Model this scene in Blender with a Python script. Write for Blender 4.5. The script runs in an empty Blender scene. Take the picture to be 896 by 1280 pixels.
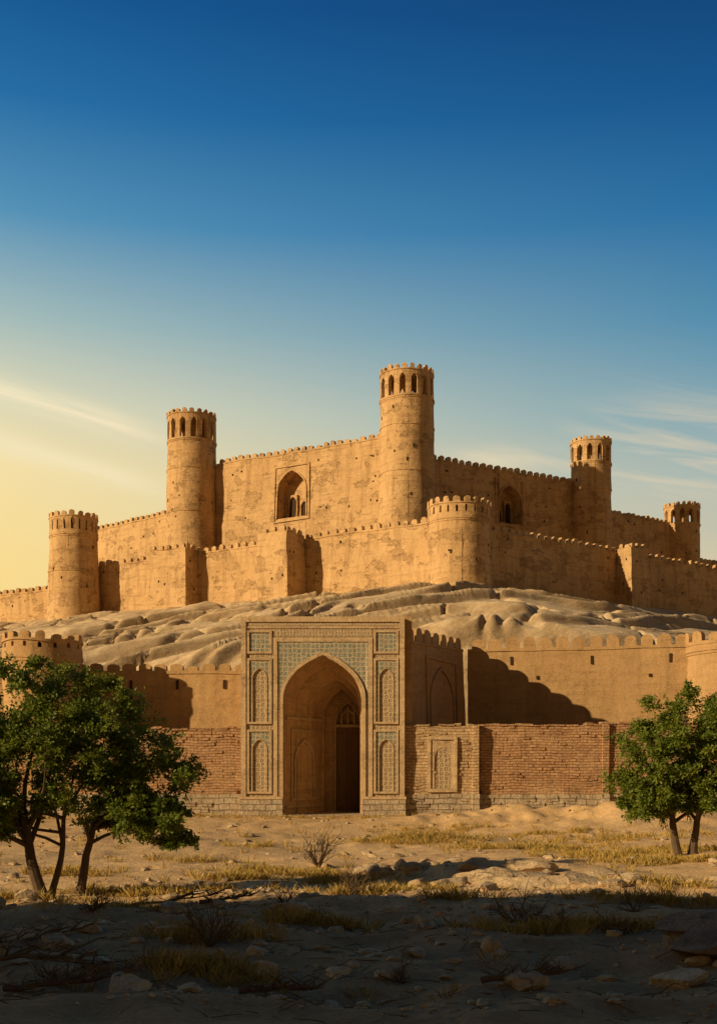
import bpy, bmesh, math, random
import numpy as np
from mathutils import Vector
random.seed(7); rng=np.random.default_rng(7)
scene=bpy.context.scene
scene.view_settings.view_transform='Standard'
scene.view_settings.look='None'
scene.view_settings.exposure=0

# ------------------------------------------------------------------ noise
def _h(ix,iy,iz,seed=0):
    h=(ix.astype(np.uint64)*np.uint64(374761393)+iy.astype(np.uint64)*np.uint64(668265263)+iz.astype(np.uint64)*np.uint64(2147483647)+np.uint64(seed*977+13))&np.uint64(0xffffffff)
    h=((h^(h>>np.uint64(13)))*np.uint64(1274126177))&np.uint64(0xffffffff)
    h=((h^(h>>np.uint64(16)))*np.uint64(2246822519))&np.uint64(0xffffffff)
    h=h^(h>>np.uint64(15))
    return h.astype(np.float64)/4294967295.0
def vn(x,y,z=None,seed=0):
    x=np.asarray(x,float)+1000.; y=np.asarray(y,float)+1000.
    z=np.zeros_like(x)+500. if z is None else np.asarray(z,float)+1000.
    ix,iy,iz=np.floor(x).astype(np.int64),np.floor(y).astype(np.int64),np.floor(z).astype(np.int64)
    fx,fy,fz=x-ix,y-iy,z-iz
    fx=fx*fx*(3-2*fx);fy=fy*fy*(3-2*fy);fz=fz*fz*(3-2*fz)
    r=0
    for dx in (0,1):
        for dy in (0,1):
            for dz in (0,1):
                w=(fx if dx else 1-fx)*(fy if dy else 1-fy)*(fz if dz else 1-fz)
                r=r+w*_h(ix+dx,iy+dy,iz+dz,seed)
    return r*2-1
def fbm(x,y,z=None,o=4,seed=0):
    r=0;a=1.;f=1.
    for i in range(o):
        r=r+a*vn(np.asarray(x)*f,np.asarray(y)*f,None if z is None else np.asarray(z)*f,seed+i*7)
        a*=.5;f*=2.03
    return r
def ss(a,b,x):
    t=np.clip((x-a)/(b-a),0,1); return t*t*(3-2*t)

# ------------------------------------------------------------------ materials
def S(r,g,b):
    f=lambda c:(c/255/12.92) if c/255<=.04045 else ((c/255+.055)/1.055)**2.4
    return (f(r),f(g),f(b),1)
class NT:
    def __init__(s,nt): s.nt=nt; s.n=nt.nodes; s.l=nt.links
    def node(s,t,**k):
        n=s.n.new(t)
        for a,b in k.items(): setattr(n,a,b)
        return n
    def put(s,sock,v):
        if v is None: return
        if isinstance(v,bpy.types.NodeSocket): s.l.new(v,sock)
        else: sock.default_value=v
    def math(s,op,a,b=None,c=None,clamp=False):
        n=s.node('ShaderNodeMath',operation=op); n.use_clamp=clamp
        s.put(n.inputs[0],a); s.put(n.inputs[1],b); s.put(n.inputs[2],c); return n.outputs[0]
    def vmath(s,op,a,b=None):
        n=s.node('ShaderNodeVectorMath',operation=op); s.put(n.inputs[0],a); s.put(n.inputs[1],b); return n.outputs[0]
    def mix(s,f,a,b,mode='MIX'):
        n=s.node('ShaderNodeMix',data_type='RGBA',blend_type=mode); n.clamp_factor=True
        s.put(n.inputs[0],f); s.put(n.inputs[6],a); s.put(n.inputs[7],b); return n.outputs[2]
    def noise(s,v,sc,det=4,rough=.55,dist=0):
        n=s.node('ShaderNodeTexNoise'); s.put(n.inputs['Vector'],v); n.inputs['Scale'].default_value=sc
        n.inputs['Detail'].default_value=det; n.inputs['Roughness'].default_value=rough; n.inputs['Distortion'].default_value=dist
        return n
    def ramp(s,f,stops,interp='LINEAR'):
        n=s.node('ShaderNodeValToRGB'); r=n.color_ramp; r.interpolation=interp
        while len(r.elements)<len(stops): r.elements.new(.5)
        for e,(p,c) in zip(r.elements,stops):
            e.position=p; e.color=c if isinstance(c,tuple) else (c,c,c,1)
        s.put(n.inputs[0],f); return n.outputs[0]
    def scale(s,v,x,y,z):
        return s.vmath('MULTIPLY',v,(x,y,z))
def newmat(name):
    m=bpy.data.materials.new(name); m.use_nodes=True
    t=NT(m.node_tree); b=m.node_tree.nodes['Principled BSDF']
    b.inputs['Roughness'].default_value=.95
    b.inputs['Specular IOR Level'].default_value=.15
    return m,t,b
def bump(t,b,h,strength,dist):
    n=t.node('ShaderNodeBump'); n.inputs['Strength'].default_value=strength; n.inputs['Distance'].default_value=dist
    t.put(n.inputs['Height'],h); t.l.new(n.outputs[0],b.inputs['Normal'])
def plaster(name,c1,c2,cd,patch=.6,bs=.7):
    m,t,b=newmat(name)
    p=t.node('ShaderNodeTexCoord').outputs['Object']
    n1=t.noise(p,.16,4,.6).outputs[0]
    n2=t.noise(t.scale(p,1.3,1.3,.16),1.,4,.65).outputs[0]
    n3=t.noise(p,2.1,6,.7).outputs[0]
    n4=t.noise(t.scale(p,.25,.25,2.4),1.,4,.65,.3).outputs[0]
    c=t.mix(t.ramp(n1,[(.35,0.),(.65,1.)]),c1,c2)
    c=t.mix(t.math('MULTIPLY',t.ramp(n2,[(.48,0.),(.72,1.)]),.62),c,cd)
    c=t.mix(t.math('MULTIPLY',t.ramp(n4,[(.52,0.),(.66,1.)]),.42),c,cd)
    c=t.mix(t.math('MULTIPLY',t.ramp(n3,[(.32,1.),(.52,0.)]),.36),c,cd)
    # fallen plaster patches with a darker broken edge
    pm=t.noise(t.scale(p,1.,1.,1.5),.38,8,.66,.15).outputs[0]
    pf=t.ramp(pm,[(.565,0.),(.578,1.)])
    pe=t.ramp(pm,[(.553,0.),(.567,1.),(.572,1.),(.585,0.)])
    c=t.mix(t.math('MULTIPLY',pf,patch*.85),c,t.mix(.5,c,cd))
    c=t.mix(t.math('MULTIPLY',pe,patch*.68),c,(cd[0]*.6,cd[1]*.6,cd[2]*.6,1))
    n5=t.noise(p,13,2,.6).outputs[0]
    c=t.mix(.28,c,t.ramp(n5,[(.3,.24),(.7,.8)]),'OVERLAY')
    t.l.new(c,b.inputs['Base Color'])
    h=t.math('ADD',t.math('MULTIPLY',n3,.8),t.math('MULTIPLY',n4,.6))
    h=t.math('SUBTRACT',h,t.math('MULTIPLY',pf,.4*patch))
    h=t.math('ADD',h,t.math('MULTIPLY',n5,.15))
    bump(t,b,h,bs,.2)
    return m
M_mud=plaster('mud_plaster',(.63,.41,.20,1),(.55,.35,.165,1),(.29,.172,.078,1),.85,.7)
M_mud2=plaster('smooth_mud_plaster',(.50,.315,.145,1),(.45,.275,.125,1),(.30,.185,.085,1),.35,.4)
M_inner=plaster('portal_plaster',(.58,.375,.185,1),(.50,.315,.155,1),(.28,.17,.08,1),.3,.5)
def darkm(name,c,c2,sc=3):
    m,t,b=newmat(name); p=t.node('ShaderNodeTexCoord').outputs['Object']
    n=t.noise(p,sc,4).outputs[0]
    t.l.new(t.mix(n,c,c2),b.inputs['Base Color']); bump(t,b,n,.3,.03); return m
M_dark=darkm('painted_hollow_shade',(.035,.022,.012,1),(.07,.042,.022,1))  # dark colour paints the shade inside holes, window openings and tower slots
def brick(name,ca,cb,cm,bw,rh,ms,dist,bs):
    m,t,b=newmat(name)
    uv=t.node('ShaderNodeTexCoord').outputs['UV']; p=t.node('ShaderNodeTexCoord').outputs['Object']
    n=t.noise(p,1.6,4,.6); off=t.vmath('MULTIPLY',t.vmath('SUBTRACT',n.outputs['Color'],(.5,.5,.5)),(dist,dist,0))
    n2=t.noise(p,9,3,.6); off2=t.vmath('MULTIPLY',t.vmath('SUBTRACT',n2.outputs['Color'],(.5,.5,.5)),(dist*.3,dist*.3,0))
    v=t.vmath('ADD',t.vmath('ADD',uv,off),off2)
    bt=t.node('ShaderNodeTexBrick'); t.l.new(v,bt.inputs['Vector'])
    bt.inputs['Color1'].default_value=ca; bt.inputs['Color2'].default_value=cb; bt.inputs['Mortar'].default_value=cm
    bt.inputs['Scale'].default_value=1; bt.inputs['Brick Width'].default_value=bw; bt.inputs['Row Height'].default_value=rh
    bt.inputs['Mortar Size'].default_value=ms; bt.inputs['Mortar Smooth'].default_value=.3; bt.inputs['Bias'].default_value=-.1
    big=t.noise(p,.5,5,.65).outputs[0]
    c=t.mix(t.math('MULTIPLY',t.ramp(big,[(.42,0.),(.66,1.)]),.6),bt.outputs['Color'],t.mix(.5,cb,(.47,.32,.18,1)))
    big2=t.noise(p,.9,5,.7,.5).outputs[0]
    c=t.mix(t.math('MULTIPLY',t.ramp(big2,[(.5,0.),(.66,1.)]),.45),c,cm)
    fine=t.noise(p,6,5,.7).outputs[0]
    c=t.mix(.5,c,t.ramp(fine,[(.3,.22),(.7,.82)]),'OVERLAY')
    t.l.new(c,b.inputs['Base Color'])
    h=t.math('ADD',t.math('MULTIPLY',bt.outputs['Fac'],-1.),t.math('MULTIPLY',fine,.9))
    bump(t,b,h,bs,.07); return m
M_brick=brick('red_brick',(.40,.215,.108,1),(.52,.31,.162,1),(.18,.105,.057,1),.46,.17,.018,.09,1.)
M_tanbrick=brick('tan_brick',(.48,.315,.168,1),(.57,.40,.225,1),(.23,.15,.08,1),.5,.19,.02,.14,1.)
M_stone=brick('stone_masonry',(.40,.315,.215,1),(.51,.42,.30,1),(.17,.125,.08,1),.72,.36,.03,.24,1.)
def ornate(name,ca,cb,cc,sc,bs=.6,line=.12,wm=.6):
    m,t,b=newmat(name)
    uv=t.node('ShaderNodeTexCoord').outputs['UV']; p=t.node('ShaderNodeTexCoord').outputs['Object']
    def vor(feat,s,r):
        v=t.node('ShaderNodeTexVoronoi',feature=feat); t.l.new(uv,v.inputs['Vector']); v.inputs['Scale'].default_value=s; v.inputs['Randomness'].default_value=r; return v.outputs['Distance']
    e=t.ramp(vor('DISTANCE_TO_EDGE',sc,.3),[(line*.5,0.),(line,1.)])
    f=t.ramp(vor('F1',sc,.3),[(.18,1.),(.26,0.),(.34,0.),(.40,.7)])
    e3=t.ramp(vor('DISTANCE_TO_EDGE',sc*2.3,.7),[(.06,0.),(.14,1.)])
    c=t.mix(e,ca,t.mix(f,cb,cc)); c=t.mix(t.math('MULTIPLY',t.math('SUBTRACT',1.,e3),.5),c,ca)
    w=t.noise(p,1.1,6,.65).outputs[0]
    c=t.mix(t.math('MULTIPLY',t.ramp(w,[(.45,0.),(.72,1.)]),wm),c,(.44,.32,.185,1))
    w2=t.noise(t.scale(p,2.,2.,.4),1.,5,.65).outputs[0]
    c=t.mix(t.math('MULTIPLY',t.ramp(w2,[(.52,0.),(.72,1.)]),.4),c,(.25,.165,.09,1))
    fine=t.noise(p,9,4,.7).outputs[0]
    c=t.mix(.35,c,t.ramp(fine,[(.3,.24),(.7,.8)]),'OVERLAY')
    t.l.new(c,b.inputs['Base Color'])
    h=t.math('ADD',t.math('MULTIPLY',e,-.5),t.math('MULTIPLY',e3,-.3)); h=t.math('ADD',h,t.math('MULTIPLY',f,.4)); h=t.math('ADD',h,t.math('MULTIPLY',fine,.3))
    bump(t,b,h,bs,.05); return m
M_orn=ornate('carved_stucco',(.56,.415,.25,1),(.22,.165,.11,1),(.43,.32,.19,1),3.5,.7,.13,.4)
M_tile=ornate('glazed_tile_mosaic',(.48,.385,.25,1),(.11,.165,.16,1),(.19,.225,.185,1),3.5,.4,.14,.3)
M_band=ornate('carved_band',(.53,.39,.235,1),(.26,.20,.13,1),(.46,.34,.20,1),5.0,.6,.16,.4)
M_trim=plaster('buff_stone_trim',(.60,.435,.255,1),(.52,.37,.21,1),(.31,.205,.115,1),.5,.4)
def woodm():
    m,t,b=newmat('old_door_wood'); p=t.node('ShaderNodeTexCoord').outputs['Object']
    n=t.noise(t.scale(p,9,9,.8),1.,5,.6).outputs[0]
    t.l.new(t.mix(n,(.12,.068,.038,1),(.33,.19,.095,1)),b.inputs['Base Color']); b.inputs['Roughness'].default_value=.7; bump(t,b,n,.5,.02); return m
M_wood=woodm()

# ------------------------------------------------------------------ mesh builder
class MB:
    def __init__(s): s.v=[];s.f=[];s.uv=[];s.m=[]
    def face(s,pts,uvs,mat=0):
        i=len(s.v); s.v.extend(pts); s.f.append(tuple(range(i,i+len(pts)))); s.uv.extend(uvs); s.m.append(mat)
    def build(s,name,mats,parent=None,disp=0.,dscale=2.5,smooth=35,seed=3):
        V=np.array(s.v,float)
        if disp:
            q=V/dscale
            V=V+disp*np.stack([fbm(q[:,0],q[:,1],q[:,2],3,seed+k*31) for k in range(3)],1)
        me=bpy.data.meshes.new(name); me.from_pydata(V.tolist(),[],s.f)
        uvl=me.uv_layers.new(name='UVMap'); uvl.data.foreach_set('uv',np.array(s.uv,float).ravel())
        me.polygons.foreach_set('material_index',s.m)
        bm=bmesh.new(); bm.from_mesh(me); bmesh.ops.remove_doubles(bm,verts=bm.verts,dist=.0015)
        bmesh.ops.recalc_face_normals(bm,faces=bm.faces); bm.to_mesh(me); bm.free()
        if smooth: me.shade_smooth(); me.set_sharp_from_angle(angle=math.radians(smooth))
        for m in mats: me.materials.append(m)
        o=bpy.data.objects.new(name,me); scene.collection.objects.link(o)
        if parent: o.parent=parent
        return o
def empty(name,loc=(0,0,0)):
    e=bpy.data.objects.new(name,None); scene.collection.objects.link(e); e.empty_display_size=1; return e
def frame(A,B,batter=0.,vb=0.,flip=False):
    A=np.array(A,float);B=np.array(B,float); t=(B-A)/np.linalg.norm(B-A); n=np.array([t[1],-t[0]])
    mid=(A+B)/2
    if np.dot(n,-mid)<0: n=-n
    if flip: n=-n
    def F(u,v,d):
        d=d-batter*(v-vb); p=A+t*u+n*d; return (p[0],p[1],v)
    return F,np.linalg.norm(B-A)
def polar(c,rb,rt=None,z0=0,z1=1):
    rt=rb if rt is None else rt
    def F(u,v,d):
        a=u/rb; k=min(max((v-z0)/(z1-z0),0),1.3); r=rb+(rt-rb)*k+d
        return (c[0]+r*math.sin(a),c[1]-r*math.cos(a),v)
    return F
def panel(mb,F,cols,d0,d1,res=.8,back=True,top=True,bottom=False,mat=0):
    H=max(max(c[4]-c[2],c[5]-c[3]) for c in cols); nv=max(1,int(math.ceil(H/res)))
    def q(pts,mat=mat):
        mb.face([F(*p) for p in pts],[(p[0]+(p[2]-d1)*.9,p[1]) for p in pts],mat)
    for i,(ua,ub,la,lb,ha,hb) in enumerate(cols):
        for d,do in ((d1,True),(d0,back)):
            if not do: continue
            for j in range(nv):
                s,e=j/nv,(j+1)/nv
                q([(ua,la+(ha-la)*s,d),(ub,lb+(hb-lb)*s,d),(ub,lb+(hb-lb)*e,d),(ua,la+(ha-la)*e,d)])
        if top: q([(ua,ha,d1),(ub,hb,d1),(ub,hb,d0),(ua,ha,d0)])
        if bottom: q([(ua,la,d1),(ub,lb,d1),(ub,lb,d0),(ua,la,d0)])
        prev=cols[i-1] if i>0 else None
        if prev is None: q([(ua,la,d1),(ua,ha,d1),(ua,ha,d0),(ua,la,d0)])
        else:
            if abs(prev[3]-la)>1e-4: q([(ua,la,d1),(ua,prev[3],d1),(ua,prev[3],d0),(ua,la,d0)])
            if abs(prev[5]-ha)>1e-4: q([(ua,ha,d1),(ua,prev[5],d1),(ua,prev[5],d0),(ua,ha,d0)])
        if i==len(cols)-1: q([(ub,lb,d1),(ub,hb,d1),(ub,hb,d0),(ub,lb,d0)])
def box(mb,F,u0,u1,v0,v1,d0,d1,mat=0,res=99):
    n=max(1,int(math.ceil((u1-u0)/res)))
    us=np.linspace(u0,u1,n+1)
    panel(mb,F,[(us[i],us[i+1],v0,v0,v1,v1) for i in range(n)],d0,d1,res,True,True,True,mat)
def archy(t): return math.sqrt(max(0,4-(1+abs(t))**2))/math.sqrt(3)
def archcols(u0,u1,zs,rise,h,n=18):
    w=(u1-u0)/2; c=(u0+u1)/2
    ts=[-math.cos(math.pi*i/n) for i in range(n+1)]
    return [(c+w*ts[i],c+w*ts[i+1],zs+rise*archy(ts[i]),zs+rise*archy(ts[i+1]),h,h) for i in range(n)]
def archpanel(mb,F,u0,u1,o0,o1,z0,zs,rise,h,d0,d1,mat=0,res=.8,n=18,back=True):
    panel(mb,F,[(u0,o0,z0,z0,h,h)]+archcols(o0,o1,zs,rise,h,n)+[(o1,u1,z0,z0,h,h)],d0,d1,res,back,True,True,mat)
def archband(mb,F,o0,o1,z0,zs,rise,w,d0,d1,mat=0,n=18):
    c=(o0+o1)/2; hw=(o1-o0)/2
    ts=[-math.cos(math.pi*i/n) for i in range(n+1)]
    inn=[(o0,z0)]+[(c+hw*t,zs+rise*archy(t)) for t in ts]+[(o1,z0)]
    k=(hw+w)/hw
    out=[(o0-w,z0)]+[(c+hw*k*t,zs+(rise+w*1.15)*archy(t)) for t in ts]+[(o1+w,z0)]
    for i in range(len(inn)-1):
        a,b,cc,dd=inn[i],inn[i+1],out[i+1],out[i]
        def q(pts): mb.face([F(*p) for p in pts],[(p[0],p[1]) for p in pts],mat)
        q([(*a,d1),(*b,d1),(*cc,d1),(*dd,d1)])
        q([(*a,d0),(*b,d0),(*b,d1),(*a,d1)]); q([(*dd,d0),(*cc,d0),(*cc,d1),(*dd,d1)])
def framerect(mb,F,u0,u1,v0,v1,w,d0,d1,mat=0):
    box(mb,F,u0,u1,v1-w,v1,d0,d1,mat); box(mb,F,u0,u1,v0,v0+w,d0,d1,mat)
    box(mb,F,u0,u0+w,v0+w,v1-w,d0,d1,mat); box(mb,F,u1-w,u1,v0+w,v1-w,d0,d1,mat)
def merlon(mb,F,uc,v,w,h,d0,d1,mat=0,n=6):
    w*=random.uniform(.88,1.08); h*=random.uniform(.86,1.1) if random.random()>.03 else .6; uc+=random.uniform(-.04,.04)*w
    f=lambda t: v+h*(.6+.4*math.sqrt(max(0,1-t*t)))
    ts=[-math.cos(math.pi*i/n) for i in range(n+1)]
    panel(mb,F,[(uc+w/2*ts[i],uc+w/2*ts[i+1],v-.06,v-.06,f(ts[i]),f(ts[i+1])) for i in range(n)],d0,d1,99,True,True,False,mat)
def crenel(mb,F,u0,u1,vf,pitch,w,h,d0,d1,mat=0):
    n=max(1,int(round((u1-u0)/pitch))); p=(u1-u0)/n
    for i in range(n):
        uc=u0+p*(i+.5); merlon(mb,F,uc,vf(uc),w*p/pitch,h,d0,d1,mat)
def hole_shade(mb,F,u,v,w,h,mat=0,proud=.07):
    box(mb,F,u-w/2,u+w/2,v,v+h,-.3,proud,mat)  # slightly proud dark box; its colour imitates the shade inside an opening

def wall(name,A,B,z0,zA,zB,thick=1.6,mat=M_mud,parent=None,batter=.03,cren=(1.15,.75,.62),holes=0,slits=0,niches=(),res=.7,disp=.11,zvis=None):
    F,L=frame(A,B,batter,z0); mb=MB()
    top=lambda u: zA+(zB-zA)*u/L
    segs=[];u=0
    for n in sorted(niches):
        segs.append((u,n[0]-n[1]/2,None)); segs.append((n[0]-n[1]/2,n[0]+n[1]/2,n)); u=n[0]+n[1]/2
    segs.append((u,L,None))
    def cols(a,b):
        k=max(1,int(math.ceil((b-a)/res))); us=np.linspace(a,b,k+1)
        return [(us[i],us[i+1],z0,z0,top(us[i]),top(us[i+1])) for i in range(k)]
    for a,b,n in segs:
        if n is None: panel(mb,F,cols(a,b),-thick,0,res)
        else:
            uc,w,sill,spr,rise=n
            k=18; ts=[-math.cos(math.pi*i/k) for i in range(k+1)]; us=[uc+w/2*t for t in ts]
            panel(mb,F,[(us[i],us[i+1],z0,z0,sill,sill) for i in range(k)],-thick,0,res)
            ac=archcols(a,b,spr,rise,0,k)
            ac=[(c[0],c[1],c[2],c[3],top(c[0]),top(c[1])) for c in ac]
            panel(mb,F,ac,-thick,0,res,bottom=True)
            box(mb,F,a-.1,b+.1,sill-.1,spr+rise+.3,-thick-.3,-1.9,0)
            fr=.3
            framerect(mb,F,a-fr-.25,b+fr+.25,sill-.5,spr+rise+.85,.2,-.1,.15,0)
            archband(mb,F,a,b,sill,spr,rise,.16,-.1,.15)
            for ox,ww,hh in ((-w*.24,w*.25,2.4),(w*.20,w*.27,3.4)):
                archpanel(mb,F,uc+ox-ww/2-.14,uc+ox+ww/2+.14,uc+ox-ww/2,uc+ox+ww/2,sill+.05,sill+hh*.7,hh*.3,sill+hh+.2,-1.95,-1.6,0,n=8)
                panel(mb,F,[(c[0],c[1],sill+.06,sill+.06,c[2],c[3]) for c in archcols(uc+ox-ww/2,uc+ox+ww/2,sill+hh*.7,hh*.3,0,8)],-1.92,-1.82,99,mat=1)
    crenel(mb,F,.2,L-.2,top,cren[0],cren[1],cren[2],-.5,-.02)
    k=int(L/1.2)+1; us=np.linspace(0.02,L-.02,k+1)
    panel(mb,F,[(us[i],us[i+1],top(us[i])-.22,top(us[i+1])-.22,top(us[i])-.04,top(us[i+1])-.04) for i in range(k)],-.1,.07,99,bottom=True)
    zb=z0 if zvis is None else zvis
    def blocked(u): return any(abs(u-n[0])<n[1]/2+.9 for n in niches)
    for i in range(holes):
        u=random.uniform(.6,L-.6)
        if blocked(u): continue
        v=random.choice([.3,.55,.82])+random.uniform(-.03,.03); v=zb+(top(u)-zb)*v
        hole_shade(mb,F,u,v,random.uniform(.12,.2),random.uniform(.16,.30),1,.10)
    if slits:
        n=int(L/slits)
        for i in range(n):
            u=(i+.5)*L/n+random.uniform(-.3,.3)
            if not blocked(u): hole_shade(mb,F,u,top(u)-1.25,.17,.62,1)
    return mb.build(name,[mat,M_dark],parent,disp)

def tower(name,c,z0,zt,rb,rt,style,parent=None,mat=M_mud,N=14,mer=(.62,.8),rings=(),holes=10,gal=3.0,disp=.09,zvis=None):
    mb=MB(); zg=zt-mer[1]-.35-gal
    F=polar(c,rb,rt,z0,zg)
    seg=40; C=2*math.pi*rb; us=np.linspace(0,C,seg+1)
    panel(mb,F,[(us[i],us[i+1],z0,z0,zg,zg) for i in range(seg)],-.5,0,.8,back=False,top=True)
    G=polar(c,rt)
    Cg=2*math.pi*rt; ug=np.linspace(0,Cg,seg+1)
    def ring(za,zb,da,db): panel(mb,G,[(ug[i],ug[i+1],za,za,zb,zb) for i in range(seg)],da,db,99,True,True,True)
    ring(zg-.02,zg+.2,-.6,.14); ring(zg-.22,zg-.02,-.3,.07)
    for zr in rings:
        k=(zr-z0)/(zg-z0); R=rb+(rt-rb)*k-rt
        ring(zr,zr+.16,R-.1,R+.07)
    pitch=Cg/N; ow=pitch*(.52 if style=='gallery' else .24)
    base=zg+(.2 if style=='gallery' else .7)
    if style!='gallery': ring(zg+.2,zg+.7,-.5,.1)
    for i in range(N):
        a=i*pitch; oc=a+pitch/2; hgt=zt-mer[1]-.15
        spr=base+(hgt-base)*.62; rise=(hgt-base)*.22
        archpanel(mb,G,a,a+pitch,oc-ow/2,oc+ow/2,base,spr,rise,hgt,-.5,.04,0,99,8)
    ring(zt-mer[1]-.15,zt-mer[1],-.55,.14)
    if style!='gallery':
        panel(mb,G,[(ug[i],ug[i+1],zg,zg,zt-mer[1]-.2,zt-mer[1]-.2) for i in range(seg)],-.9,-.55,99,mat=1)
    else:
        panel(mb,polar(c,.7),[(i*.7*math.pi/4,(i+1)*.7*math.pi/4,zg,zg,zt-mer[1]-.1,zt-mer[1]-.1) for i in range(8)],-.3,0,99,back=False,mat=0)
    for z in (zg+.1,zt-mer[1]-.06):
        pts=[G(u,z,-.3) for u in ug[:-1]]; mb.face(pts,[(p[0],p[1]) for p in pts],0)
    nm=int(round(Cg/(mer[0]*1.65))); pm=Cg/nm
    for i in range(nm): merlon(mb,G,(i+.5)*pm,zt-mer[1],mer[0],mer[1],-.3,.1)
    zb=z0 if zvis is None else zvis
    for i in range(holes):
        u=random.uniform(-.25,.25)*C; hole_shade(mb,F,u,random.uniform(zb,zg-1.2),random.uniform(.13,.2),random.uniform(.2,.5),1,.08)
    return mb.build(name,[mat,M_dark],parent,disp,2.2)

# ------------------------------------------------------------------ terrain
LX=np.array([-400,-75,-53,-39.6,8,11.7,15.4,50,90,400.]); LY=np.array([330,175,165,156,131,130,131,157,187,420.])
def saw(q,w=.22):
    f=q-np.floor(q); return np.where(f<1-w,f/(1-w),(1-f)/w)
def H(x,y):
    x=np.asarray(x,float); y=np.asarray(y,float)
    z=.13*fbm(x/5,y/5,None,3,1)+.04*fbm(x/.9,y/.9,None,3,5)
    z=z+.35*fbm(x/18,y/18,None,2,55)*ss(66,50,y)*ss(8,16,y)
    z=z+.18*(1-np.abs(fbm(x/3.2,y/1.8,None,3,91)))*ss(34,24,y)*ss(9,13,y)
    for cx,cy,sx,sy,h in ((7.5,61,5.5,3.2,.85),(14,57,4.5,3,.7),(20,59,6,4,.9),(4,34,2.6,1.2,.28),(-5,60,4,3,.1),(1,34.5,2,1,.22),(-7,21,3,1.5,.3),(3.5,50,3,1.5,.25)):
        z=z+h*np.exp(-((x-cx)/sx)**2-((y-cy)/sy)**2)*(1+.3*fbm(x/1.3,y/1.3,None,3,77))
    z=z+.36*np.exp(-((x-7.2)/2.5)**2-((y-17.6)/1.8)**2)
    z=z*(1-ss(67.5,69.5,y)*.9)
    yl=np.interp(x,LX,LY); d=(yl-y)*.86
    dc=np.clip(d,0,200)
    hh=24.3-.285*dc; hh=np.where(d<0,24.3,hh)
    # eroded, tilted rock beds: long in the (a) direction, stepping across (b)
    a=.80*x+.60*y; b=.60*x-.80*y
    wob=fbm(a/40,b/15,None,3,4)
    brk=fbm(a/12,b/5,None,3,14)
    s1=saw(b/9.0+.8*wob,.10)
    s2=saw(b/3.4+1.8*wob+.35*brk,.11)
    s3=saw(b/1.3+4.*wob+.45*brk,.2)
    k1=ss(-.5,.3,fbm(a/14,b/9,None,2,24)); k2=ss(-.35,.25,fbm(a/9+5,b/4,None,2,25)); k3=ss(-.35,.25,fbm(a/6+9,b/3,None,2,26))
    gul=1-np.abs(fbm(x/7+.4*wob,y/16,None,3,51)); gul=ss(.86,1.,gul)
    rub=np.abs(fbm(x/1.4,y/1.4,None,4,33))
    er=ss(.8,5,d)
    hh=hh+er*((s1-.5)*1.15*(.4+.6*k1)+(s2-.5)*.62*k2+(s3-.5)*.24*k3-gul*.7+.55*fbm(x/17,y/17,None,2,31)+.07*rub)
    m=ss(80,93,y)*(1-ss(110,190,np.abs(x)))
    far=1-ss(240,330,y)
    z=z+np.maximum(hh,0)*m*far
    rx=ss(-86,-66,x)*(1-ss(-30,-13,x))
    rh=21.4+1.5*fbm(x/7,y/7,None,3,41)
    z=z+rh*rx*np.exp(-((y+3)/8.)**2)  # out-of-view ridge on the left, added to cast the foreground shadow
    dist=np.sqrt(x*x+y*y); z=z+ss(300,1500,dist)*6*fbm(x/500,y/500,None,3,61)
    return z
def axis(parts):
    out=[]
    for a,b,s in parts:
        n=max(1,int(round((b-a)/s))); out+=list(np.linspace(a,b,n+1)[:-1])
    out.append(parts[-1][1]); return np.array(out)
xs=axis([(-4000,-600,425),(-600,-130,30),(-130,-65,2.),(-65,-12,.34),(-12,12,.14),(12,60,.34),(60,130,2.),(130,600,30),(600,4000,425)])
ys=axis([(-3000,-300,300),(-300,-40,20),(-40,8,1.),(8,40,.14),(40,66,.35),(66,88,1.),(88,160,.32),(160,200,2.),(200,400,10),(400,1000,50),(1000,5000,400)])
X,Y=np.meshgrid(xs,ys); Z=H(X.ravel(),Y.ravel())
nx,ny=len(xs),len(ys); ZG=Z.reshape(ny,nx)
def Hg(x,y):
    x=np.atleast_1d(np.asarray(x,float)); y=np.atleast_1d(np.asarray(y,float))
    i=np.clip(np.searchsorted(xs,x)-1,0,nx-2); j=np.clip(np.searchsorted(ys,y)-1,0,ny-2)
    u=(x-xs[i])/(xs[i+1]-xs[i]); v=(y-ys[j])/(ys[j+1]-ys[j])
    return (ZG[j,i]*(1-u)+ZG[j,i+1]*u)*(1-v)+(ZG[j+1,i]*(1-u)+ZG[j+1,i+1]*u)*v
def Hs(x,y): return float(Hg(x,y)[0])
me=bpy.data.meshes.new('ground'); V=np.stack([X.ravel(),Y.ravel(),Z],1)
i=np.arange(nx-1)[None,:]+np.arange(ny-1)[:,None]*nx; i=i.ravel()
Fq=np.stack([i,i+1,i+1+nx,i+nx],1)
me.vertices.add(len(V)); me.vertices.foreach_set('co',V.ravel()); me.loops.add(Fq.size); me.loops.foreach_set('vertex_index',Fq.ravel())
me.polygons.add(len(Fq)); me.polygons.foreach_set('loop_start',np.arange(len(Fq))*4); me.update(calc_edges=True); me.validate(); me.shade_smooth()
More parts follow.
